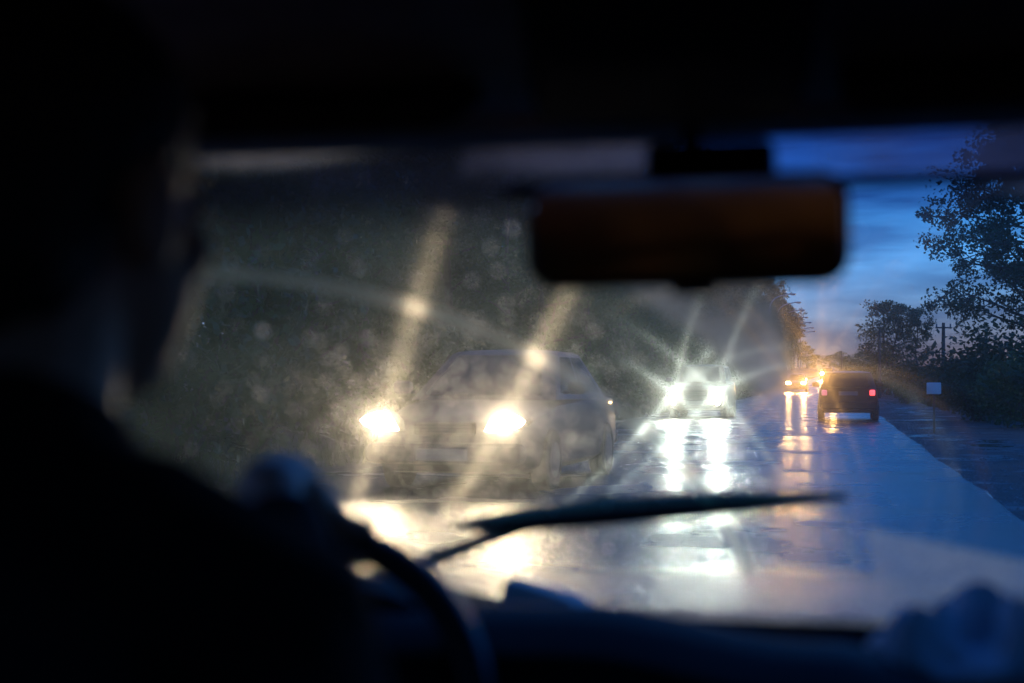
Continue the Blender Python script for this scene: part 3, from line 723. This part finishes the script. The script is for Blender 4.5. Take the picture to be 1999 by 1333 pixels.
# headliner, header rail and shell
def head_y(x): return GT[0]-.09*((x-XC)/.585)**2
cb(MB().grid(lambda a, b: (XC-.62+1.24*a, 1.17-2.6*b-.05*(2*a-1)**2, 1.300+.055*min(1, b*9)+.0-.03*(2*a-1)**4), 30, 24), 'headliner', 'headliner', fix=False)
cb(MB().loft([[Vector((x, head_y(x)+dy, 1.283+dz-.012*((x-XC)/.585)**2)) for dy, dz in ((-.05, .03), (-.045, .008), (-.012, .0), (.03, .012), (.03, .05), (-.02, .055))] for x in [XC-.6+1.2*i/24 for i in range(25)]]), 'header_rail', 'headliner')
# roof skin above keeps daylight out
cb(MB().grid(lambda a, b: (XC-.68+1.36*a, 1.24-2.9*b, 1.40-.04*(2*a-1)**2), 8, 8), 'roof_panel', 'paint_dark', fix=False)
for sx in (-1, 1):
    pts = [glass(sx*1.03, -.02+1.06*k/10)+Vector((sx*.015, .0, .0)) for k in range(11)]
    cb(MB().tube(pts, [.045-.008*k/10 for k in range(11)], 10), 'windscreen_pillar', 'trim_light')
    d = cb(MB().box((XC+sx*.73, .2, .56), (.09, 3.2, .76)), 'door', 'black_plastic', smooth=False)
    cb(MB().box((XC+sx*.60+sx*.06, .05, 1.33), (.06, 2.9, .07)), 'roof_rail', 'fabric_dark', smooth=False)
    cb(MB().box((XC+sx*.68, .12, 1.12), (.05, .10, .42)), 'door_pillar', 'fabric_dark', smooth=False)
    m = MATS.get('side_glass')
    if not m:
        m = bpy.data.materials.new('side_glass'); m.use_nodes = True; t = m.node_tree; t.nodes.clear(); MATS['side_glass'] = m
        tp = N(t, 'ShaderNodeBsdfTransparent'); tp.inputs['Color'].default_value = (.28, .28, .28, 1); g_ = N(t, 'ShaderNodeBsdfGlossy'); g_.inputs['Roughness'].default_value = .05
        mx = N(t, 'ShaderNodeMixShader'); mx.inputs[0].default_value = .05; om = N(t, 'ShaderNodeOutputMaterial')
        t.links.new(tp.outputs[0], mx.inputs[1]); t.links.new(g_.outputs[0], mx.inputs[2]); t.links.new(mx.outputs[0], om.inputs['Surface'])
    cb(MB().grid(lambda a, b: (XC+sx*(.715-.05*b), 1.55-1.55*a, .93+.42*b), 4, 2), 'side_window', 'side_glass', fix=False)
for sx in (-1, 1): cb(MB().box((XC+sx*.70, -.62, 1.12), (.05, 1.24, .50)), 'added_blind_panel', 'fabric_tan', smooth=False)  # blind panels added in place of rear side windows, to fill the mirror with brown
cb(MB().box((XC, .2, .20), (1.5, 3.2, .06)), 'floor_pan', 'under', smooth=False)
m = bpy.data.materials.new('rear_glass'); m.use_nodes = True; t = m.node_tree; t.nodes.clear(); MATS['rear_glass'] = m
tp = N(t, 'ShaderNodeBsdfTransparent'); tp.inputs['Color'].default_value = (.70, .70, .70, 1); g_ = N(t, 'ShaderNodeBsdfGlossy'); g_.inputs['Roughness'].default_value = .05
mx = N(t, 'ShaderNodeMixShader'); mx.inputs[0].default_value = .05; om = N(t, 'ShaderNodeOutputMaterial')
t.links.new(tp.outputs[0], mx.inputs[1]); t.links.new(g_.outputs[0], mx.inputs[2]); t.links.new(mx.outputs[0], om.inputs['Surface'])
cb(MB().box((XC, -1.25, .63), (1.52, .12, .92)), 'rear_panel', 'fabric_tan', smooth=False)
cb(MB().grid(lambda a, b: (XC-.74+1.48*a, -1.28+.1*b, 1.02+.38*b), 4, 2), 'rear_window', 'rear_glass', fix=False)
cb(MB().box((XC, 1.80, .48), (1.5, .05, .62)), 'bulkhead', 'under', smooth=False)
# bonnet
cb(MB().grid(lambda a, b: (XC-.74+1.48*a, 1.80+1.05*b-.12*(2*a-1)**2, .70-.10*b*b-.05*(2*a-1)**2), 12, 8), 'bonnet', 'paint_dark', fix=False)
cb(MB().box((XC, 2.74, .42), (1.5, .10, .42)), 'front_panel', 'paint_dark', smooth=False)
# dashboard
def dz(x):
    z = .884-.022*smooth(XC-.1, XC+.12, x)-.03*smooth(.00, .10, x)
    return z+.006*noise.noise((x*7, 0, 0))
rings = []
for i in range(49):
    x = XC-.69+1.38*i/48; z = dz(x)
    prof = [(1.12, .45), (1.12, z-.07), (1.135, z-.025), (1.17, z-.004), (1.24, z), (1.40, z-.030), (1.60, min(z-.075, .80)), (1.71, .772), (1.71, .45)]
    rings.append([Vector((x, y-.05*((x-XC)/.7)**2, zz)) for y, zz in prof])
dash = cb(MB().loft(rings), 'dashboard', 'black_plastic')
wc = at(540, 1440, 1.10)
# instrument hood
cb(MB().loft([[Vector((wc.x+.165*math.cos(R(a)), y, .79+h*math.sin(R(a)))) for a in range(0, 181, 12)] for y, h in ((1.20, .10), (1.205, .112), (1.25, .115), (1.36, .10), (1.5, .07))], closed=True), 'instrument_hood', 'black_plastic', dash)
# glowing dials added under the hood to warm and lift the dark cabin
emis('added_glow_amber', (1.0, .62, .25), 5.0); emis('added_glow_cyan', (.2, .8, 1.0), .8)
for gx, gm in ((-.06, 'added_glow_amber'), (.07, 'added_glow_cyan')):
    gd = cb(MB().cyl((wc.x+gx, 1.215, .835), .045, .012, 'y', 24, [(-.006, .043), (-.004, .046), (.006, .046)]), 'gauge', 'black_plastic', dash)
    cb(MB().cyl((wc.x+gx, 1.207, .835), .03, .003, 'y', 20, [(-.0015, .036), (.0015, .038)]), 'added_glow_dial', gm, None)
for k, x in enumerate((.02, .28)):
    cb(MB().rbox((XC+.17+x*.5, 1.115, .74), (.11, .02, .06), .012), 'air_vent', 'rubber', dash)
# steering wheel
tilt = Matrix.Rotation(R(-24), 3, 'X')
WR = .172
def wpt(a, r=WR, y=0): return wc+tilt @ Vector((r*math.cos(a), y, r*math.sin(a)))
wheel = cb(MB().tube([wpt(2*math.pi*k/64) for k in range(64)]+[wpt(0)], .0155, 12, caps=False), 'steering_wheel', 'wheel_leather')
cb(MB().ell(wc+tilt @ Vector((0, .03, 0)), (.07, .03, .055), 20, 10, tilt), 'hub', 'black_plastic', wheel)
for a in (R(0), R(180), R(270)):
    cb(MB().tube([wpt(a, .05, .03), wpt(a, .11, .018), wpt(a, WR-.004, .0)], [.022, .016, .012], 8, flat=.5), 'spoke', 'black_plastic', wheel)
cb(MB().tube([wc+Vector((0, .03, -.01)), wc+Vector((0, .30, -.14))], .035, 12), 'steering_column', 'black_plastic')
# sun visors, overhead console
def visor(x0, x1, name='sun_visor'):
    pts = []
    c0 = (x0+x1)/2; w = x1-x0
    return cb(MB().rbox((c0, 1.075, 1.305), (w, .022, .15), .03, Matrix.Rotation(R(-68), 3, 'X')), name, 'visor_fabric')
MATS['fabric_dark']
xL = at(345, 250, 1.08).x; xr = at(930, 250, 1.08).x
visor(XC-.56, xr)
xl2 = at(1640, 250, 1.08).x
visor(xl2, XC+.56)
# console: trapezoid block narrowing towards the glass
cA = [at(1050, 50, .86), at(1560, 50, .86)]; cB = [at(1060, 245, 1.10), at(1555, 245, 1.10)]
mb = MB()
z1 = 1.36
mb.loft([[Vector((cA[0].x, .80, cA[0].z-.0)), Vector((cA[1].x, .80, cA[0].z)), Vector((cA[1].x+.02, .80, z1+.02)), Vector((cA[0].x-.02, .80, z1+.02))],
         [Vector((cA[0].x, .88, cA[0].z-.012)), Vector((cA[1].x, .88, cA[0].z-.012)), Vector((cA[1].x+.02, .88, z1)), Vector((cA[0].x-.02, .88, z1))],
         [Vector((cB[0].x, 1.09, cB[0].z)), Vector((cB[1].x, 1.09, cB[0].z)), Vector((cB[1].x+.015, 1.09, z1-.03)), Vector((cB[0].x-.015, 1.09, z1-.03))],
         [Vector((cB[0].x+.01, 1.125, cB[0].z+.012)), Vector((cB[1].x-.01, 1.125, cB[0].z+.012)), Vector((cB[1].x, 1.125, z1-.03)), Vector((cB[0].x, 1.125, z1-.03))]])
cb(mb, 'overhead_console', 'visor_fabric')
# interior mirror
MY = 1.13
a0 = at(1033, 348, MY); a1 = at(1662, 559, MY); mc = (a0+a1)/2; mw = (a1-a0).x; mh = abs((a1-a0).z)
mrot = Matrix.Rotation(R(5.5), 3, 'Z') @ Matrix.Rotation(R(5.6), 3, 'X') @ Matrix.Rotation(R(-.8), 3, 'Y')
mir = cb(MB().rbox(mc, (mw*1.0, .035, mh*.97), mh*.26, mrot, seg=6), 'interior_mirror', 'black_plastic')
m = bpy.data.materials.new('mirror_glass'); m.use_nodes = True; b = m.node_tree.nodes['Principled BSDF']; b.inputs['Metallic'].default_value = 1; b.inputs['Roughness'].default_value = .06; b.inputs['Base Color'].default_value = (.60, .60, .62, 1); MATS['mirror_glass'] = m
cb(MB().rbox(mc+mrot @ Vector((0, -.0165, 0)), (mw*.955, .006, mh*.86), mh*.22, mrot, seg=6), 'mirror_glass', 'mirror_glass', mir, smooth=False)
b0 = at(1265, 285, MY+.02); b1 = at(1515, 365, MY+.02); bc = (b0+b1)/2
cb(MB().rbox(bc, ((b1-b0).x, .05, abs((b1-b0).z)), .008), 'mirror_mount', 'black_plastic', mir)
st = at(1350, 250, MY+.04)
cb(MB().tube([Vector((st.x, MY+.03, bc.z)), Vector((st.x, MY+.04, 1.30))], .008, 8), 'mirror_stalk', 'black_plastic', mir)
tb = at(1355, 560, MY)
cb(MB().rbox((tb.x, MY-.01, mc.z-mh*.5), (.035, .02, .012), .005), 'mirror_tab', 'black_plastic', mir)
# wipers outside the glass
def wiper(pivot, tip, heel, bend, nm='wiper'):
    r = empty(nm, (0, 0, 0)); r.parent = cabin
    out_ = GN*.02
    pts = [pivot+out_, pivot.lerp(bend, .5)+out_*1.5, bend+out_*1.8]
    cb(MB().tube(pts, [.012, .009, .007], 8), 'wiper_arm', 'wiper_metal', r)
    bl = []; rd = []
    for k in range(17):
        s = k/16; p = heel.lerp(tip, s); c = math.sin(math.pi*s)
        bl.append(p+GN*(.010+.006*c)); rd.append(.0035+.0125*c**.7*(1.2-.6*s))
    cb(MB().tube(bl, rd, 8, flat=1.1), 'wiper_blade', 'rubber', r)
    return r
P1 = lambda a, b: on_glass(a, b)[2]
wiper(P1(640, 1190), P1(1655, 983), P1(880, 1042), P1(1190, 1013))
wiper(P1(1700, 1262), P1(2500, 1262), P1(1800, 1252), P1(2100, 1250))
# seats
def seat(x):
    s = cb(MB().rbox((x, .30, .66), (.50, .14, .62), .10, Matrix.Rotation(R(14), 3, 'X')), 'seat', 'fabric_dark')
    cb(MB().rbox((x, .52, .42), (.50, .50, .14), .06), 'seat_cushion', 'fabric_dark', s)
    return s
s1 = seat(XC-.37); s2 = seat(XC+.37)
cb(MB().rbox((XC-.39, .36, 1.10), (.27, .10, .22), .07), 'headrest', 'fabric_dark', s1)
# ------------------------------------------------------------------ driver
def remeshed(name, parts, m, parent, vox, it=6):
    """join overlapping forms into one continuous surface"""
    mb = MB()
    for q in parts: mb.add(q.v, q.f)
    o = mb.build(name, m, None, smooth=True)
    r = o.modifiers.new('r', 'REMESH'); r.mode = 'VOXEL'; r.voxel_size = vox; r.use_smooth_shade = True
    k = o.modifiers.new('s', 'SMOOTH'); k.iterations = it; k.factor = .5
    dg = bpy.context.evaluated_depsgraph_get(); me = bpy.data.meshes.new_from_object(o.evaluated_get(dg))
    old = o.data; o.modifiers.clear(); o.data = me; bpy.data.meshes.remove(old)
    if not me.materials: me.materials.append(MATS[m])
    me.shade_smooth(); o.parent = parent; return o
hx, hy, hz = at(340, 520, .74).x-.083, .75, 1.185      # head centre
DR = empty('person', (hx, .62, .48), 0, 'driver in a dark jacket seen from behind, right hand on the steering wheel', 'person')
off = Vector((hx, .62, .48))
def dl(mb): mb.v = [tuple(Vector(v)-off) for v in mb.v]; return mb
H = Vector((hx, hy, hz)); tw = Matrix.Rotation(R(-14), 3, 'Z')
def hp(x, y, z): return H+tw @ Vector((x, y, z))
parts = []
parts.append(MB().ell(hp(0, -.012, .035), (.079, .098, .085), 20, 14, tw))           # cranium
parts.append(MB().ell(hp(0, .032, -.035), (.064, .066, .085), 18, 12, tw))           # face
parts.append(MB().ell(hp(0, .055, -.088), (.036, .036, .028), 12, 8, tw))            # chin
parts.append(MB().tube([hp(0, .088, .012), hp(0, .112, -.028), hp(0, .092, -.040)], [.009, .015, .010], 8))  # nose
parts.append(MB().ell(hp(0, .080, .026), (.052, .02, .012), 12, 8, tw))              # brow
parts.append(MB().ell(hp(0, .088, -.062), (.025, .012, .012), 10, 6, tw))            # lips
for sx in (-1, 1):
    parts.append(MB().ell(hp(sx*.080, -.004, -.012), (.010, .022, .034), 10, 8, tw))  # ears
    parts.append(MB().ell(hp(sx*.042, .062, -.025), (.024, .022, .020), 10, 8, tw))   # cheekbones
parts.append(MB().tube([hp(0, -.012, -.03), Vector((hx, .715, 1.06)), Vector((hx, .69, 1.00)), Vector((hx, .68, .93))], [.056, .055, .060, .075], 14))
hand = at(490, 1070, 1.075)
# right hand on the rim: palm and five fingers closing round it
ang = math.atan2((tilt.inverted() @ (hand-wc)).z, (tilt.inverted() @ (hand-wc)).x)
G = wpt(ang); tang = (wpt(ang+.05)-wpt(ang-.05)).normalized(); outw = (G-wc).normalized(); back = tang.cross(outw).normalized()
if back.y > 0: back = -back
wrist = G+back*.085+outw*.02-tang*.01+Vector((.0, 0, .0))
parts.append(MB().tube([wrist, wrist.lerp(G, .45)+outw*.028, G+outw*.030+back*.012], [.026, .034, .030], 10, flat=.6))
for k, (o_, ln, r_) in enumerate(((-.034, .92, .0088), (-.012, 1.05, .0094), (.011, 1.0, .0092), (.032, .8, .0082))):
    b0 = G+tang*o_+outw*.030+back*.012
    pts = [b0-outw*.004+back*.02, b0, G+tang*o_*1.05+outw*.027-back*.020*ln, G+tang*o_*1.05+outw*.002-back*.031*ln, G+tang*o_-outw*.022*ln-back*.018]
    parts.append(MB().tube(pts, [r_*1.15, r_*1.1, r_, r_*.92, r_*.7], 8))
th = [wrist.lerp(G, .4)-tang*.028+outw*.01, G-tang*.046+back*.026+outw*.008, G-tang*.062+back*.022-outw*.004, G-tang*.082+back*.014-outw*.002]
parts.append(MB().tube(th, [.014, .0125, .011, .008], 8))
# left hand lower on the rim
ang2 = R(172); G2 = wpt(ang2); t2 = (wpt(ang2+.05)-wpt(ang2-.05)).normalized(); o2 = (G2-wc).normalized(); wr2 = G2+back*.08+o2*.03
parts.append(MB().tube([wr2, wr2.lerp(G2, .5)+o2*.026, G2+o2*.030+back*.01], [.026, .033, .030], 10, flat=.6))
for k, (o_, ln, r_) in enumerate(((-.034, .8, .0082), (-.012, 1.0, .0092), (.011, 1.05, .0094), (.032, .92, .0088))):
    b0 = G2+t2*o_+o2*.030+back*.012
    parts.append(MB().tube([b0-o2*.004+back*.02, b0, G2+t2*o_+o2*.027-back*.02*ln, G2+t2*o_+o2*.002-back*.031*ln, G2+t2*o_-o2*.022*ln-back*.018], [r_*1.15, r_*1.1, r_, r_*.92, r_*.7], 8))
parts.append(MB().tube([wr2.lerp(G2, .4)+t2*-.028, G2-t2*.05+back*.022, G2-t2*.075+back*.014], [.014, .012, .008], 8))
# arms and torso core so the body is one figure under the clothes
shR = Vector((hx+.145, .69, .945)); shL = Vector((hx-.17, .68, .95)); elR = Vector((hx+.17, .86, .67)); elL = Vector((hx-.27, .86, .74))
chest = Vector((hx, .62, .86)); hip = Vector((hx, .52, .55))
parts.append(MB().tube([Vector((hx, .68, .98)), chest, (chest+hip)/2, hip], [.09, .13, .125, .14], 14, flat=.75))
for a_, e_, w_ in ((shR, elR, wrist), (shL, elL, wr2)):
    parts.append(MB().tube([Vector((hx, .68, .94)), a_, a_.lerp(e_, .5), e_, e_.lerp(w_, .3), w_], [.06, .055, .046, .036, .038, .026], 10))
for sx in (-1, 1):
    parts.append(MB().tube([hip+Vector((sx*.09, 0, 0)), Vector((hx+sx*.13, .98, .60)), Vector((hx+sx*.13, 1.13, .40)), Vector((hx+sx*.13, 1.22, .24))], [.085, .06, .05, .04], 12))
body = remeshed('body', [dl(q) for q in parts], 'skin', DR, .0045, 3)
jk = [MB().tube([Vector((hx, .705, 1.045)), Vector((hx, .69, 1.00)), Vector((hx, .665, .95)), chest, (chest+hip)/2, hip], [.073, .092, .14, .175, .17, .165], 16, flat=.8)]
for a_, e_, w_ in ((shR, elR, wrist), (shL, elL, wr2)):
    jk.append(MB().tube([Vector((hx, .685, .985)), Vector((hx, .69, .98)).lerp(a_, .6)+Vector((0, 0, .012)), a_, a_.lerp(e_, .5), e_, e_.lerp(w_, .45), w_.lerp(e_, .08)], [.075, .076, .078, .066, .055, .050, .037], 12))
jk.append(MB().tube([hp(0, -.03, -.10)+Vector((0, 0, -.03)), Vector((hx, .70, 1.02))], [.070, .085], 14))
remeshed('jacket', [dl(q) for q in jk], 'jacket', DR, .008, 5)
tr = []
for sx in (-1, 1):
    tr.append(MB().tube([hip+Vector((sx*.085, -.02, 0)), Vector((hx+sx*.13, .98, .60)), Vector((hx+sx*.13, 1.13, .40)), Vector((hx+sx*.13, 1.20, .28))], [.11, .08, .066, .06], 12))
remeshed('trousers', [dl(q) for q in tr], 'trousers', DR, .012, 4)
hr = [MB().ell(hp(0, -.018, .045), (.086, .103, .086), 22, 14, tw), MB().ell(hp(0, -.055, -.015), (.076, .062, .075), 18, 12, tw)]
ho = remeshed('hair', [dl(q) for q in hr], 'hair', DR, .006, 3)
for v in ho.data.vertices:
    v.co += Vector((noise.noise(v.co*90), noise.noise(v.co*90+Vector((9, 0, 0))), noise.noise(v.co*90+Vector((0, 9, 0)))))*.004
for sx in (-1, 1):
    dl_ = dl(MB().ell(hp(sx*.032, .086, .004), (.0115, .009, .0115), 10, 8)); dl_.build('eye', 'white_board', DR)

# ------------------------------------------------------------------ rain drops on the glass
m = bpy.data.materials.new('rain_drop'); m.use_nodes = True; t = m.node_tree; t.nodes.clear(); MATS['rain_drop'] = m
tn = N(t, 'ShaderNodeTangent', direction_type='RADIAL', axis='Z')
h1 = N(t, 'ShaderNodeBsdfHair', component='Transmission'); h1.inputs['RoughnessU'].default_value = .075; h1.inputs['RoughnessV'].default_value = .075; h1.inputs['Color'].default_value = (1, .97, .9, 1)
t.links.new(tn.outputs[0], h1.inputs['Tangent'])
tl = N(t, 'ShaderNodeBsdfTranslucent'); tl.inputs['Color'].default_value = (.8, .8, .78, 1)
mx = N(t, 'ShaderNodeMixShader'); mx.inputs[0].default_value = .15; om = N(t, 'ShaderNodeOutputMaterial')
t.links.new(h1.outputs[0], mx.inputs[1]); t.links.new(tl.outputs[0], mx.inputs[2]); t.links.new(mx.outputs[0], om.inputs['Surface'])
random.seed(3)
D_ = MB()
def drop(u, v, r):
    c = glass(u, v, .0012); ax = Vector((1, 0, 0)); up = Vector((0, GT[0]-GB[0], GT[1]-GB[1])).normalized()
    rings = []
    for a, k in ((0, 1.0), (35, .8), (65, .42)):
        h = math.sin(R(a))*r*.45; rings.append([c+ax*r*k*math.cos(2*math.pi*j/8)+up*r*k*1.15*math.sin(2*math.pi*j/8)+GN*h for j in range(8)])
    b = len(D_.v); D_.loft(rings, caps=False); D_.f.append(tuple(b+16+j for j in range(8)))
n = 0
while n < 1300:
    px = random.uniform(300, 1900); py = random.uniform(330, 1180)
    near = math.exp(-(((px-870)/300)**2+((py-830)/130)**2))
    if random.random() > .03+near: continue
    u, v, _ = on_glass(px, py); drop(u, v, random.choice((.0008, .0011, .0014, .0017, .0020))*random.uniform(.8, 1.2)); n += 1
for px, py, r in ((513, 647, .0040), (508, 770, .0040), (1000, 447, .0032), (1655, 665, .0030), (700, 525, .0024), (452, 515, .0022), (720, 660, .0026), (560, 968, .0032), (735, 745, .0030)):
    u, v, _ = on_glass(px, py); drop(u, v, r)
tag(D_.build('rain_drops', 'rain_drop', fix=False), 'rain drops and specks scattered over the windscreen glass', 'rain drops', kind='stuff')

# ------------------------------------------------------------------ things lying on the dashboard
def crumple(name, c, size, h, seed, m, label, cat, fold=1.0, nseg=34):
    mb = MB()
    def fn(a, b):
        x = (a-.5)*size[0]; y = (b-.5)*size[1]; q = Vector((a*2.2*fold, b*2.0*fold, seed))
        ridge = 1-abs(noise.noise(q))*2.2; rd2 = 1-abs(noise.noise(q*2.1+Vector((3, 1, 0))))*2
        e = min(1, 5*min(a, 1-a, b, 1-b)+.15)
        z = h*e*(.55*max(0, ridge)+.25*max(0, rd2)+.25*(noise.noise(q*.7)+.5))
        return (x+.02*noise.noise(q*1.3+Vector((7, 0, 0))), y+.02*noise.noise(q*1.3+Vector((0, 7, 0))), max(.0015, z))
    mb.grid(fn, nseg, nseg)
    o = mb.build(name, m, None, smooth=True, fix=False); o.location = c
    k = o.modifiers.new('t', 'SOLIDIFY'); k.thickness = .0012
    return tag(o, label, cat)
q = at(1870, 1245, 1.27); crumple('crumpled_cloth', (q.x+.01, 1.27, dz(q.x+.01)+.001), (.15, .12), .085, 1.7, 'paper_cloth', 'crumpled pale cloth heaped on the right of the dashboard', 'cloth')
q = at(1975, 1225, 1.40); crumple('crumpled_paper', (q.x+.02, 1.42, dz(q.x)-.02), (.09, .08), .05, 4.2, 'paper', 'small crumpled white paper behind the cloth at the right', 'paper', 1.3, 20)
q = at(1100, 1180, 1.52)
mb = MB().loft([[Vector((-.05, 0, 0)), Vector((.045, 0, 0)), Vector((.05, .05, 0)), Vector((-.045, .05, 0))], [Vector((-.045, .005, .034)), Vector((.02, .005, .016)), Vector((.03, .05, .012)), Vector((-.04, .05, .030))]])
o = mb.build('folded_leaflet', 'paper', smooth=False); o.location = (q.x, 1.42, .846); tag(o, 'folded paper leaflet lying on the dashboard beneath the wiper arm', 'leaflet')
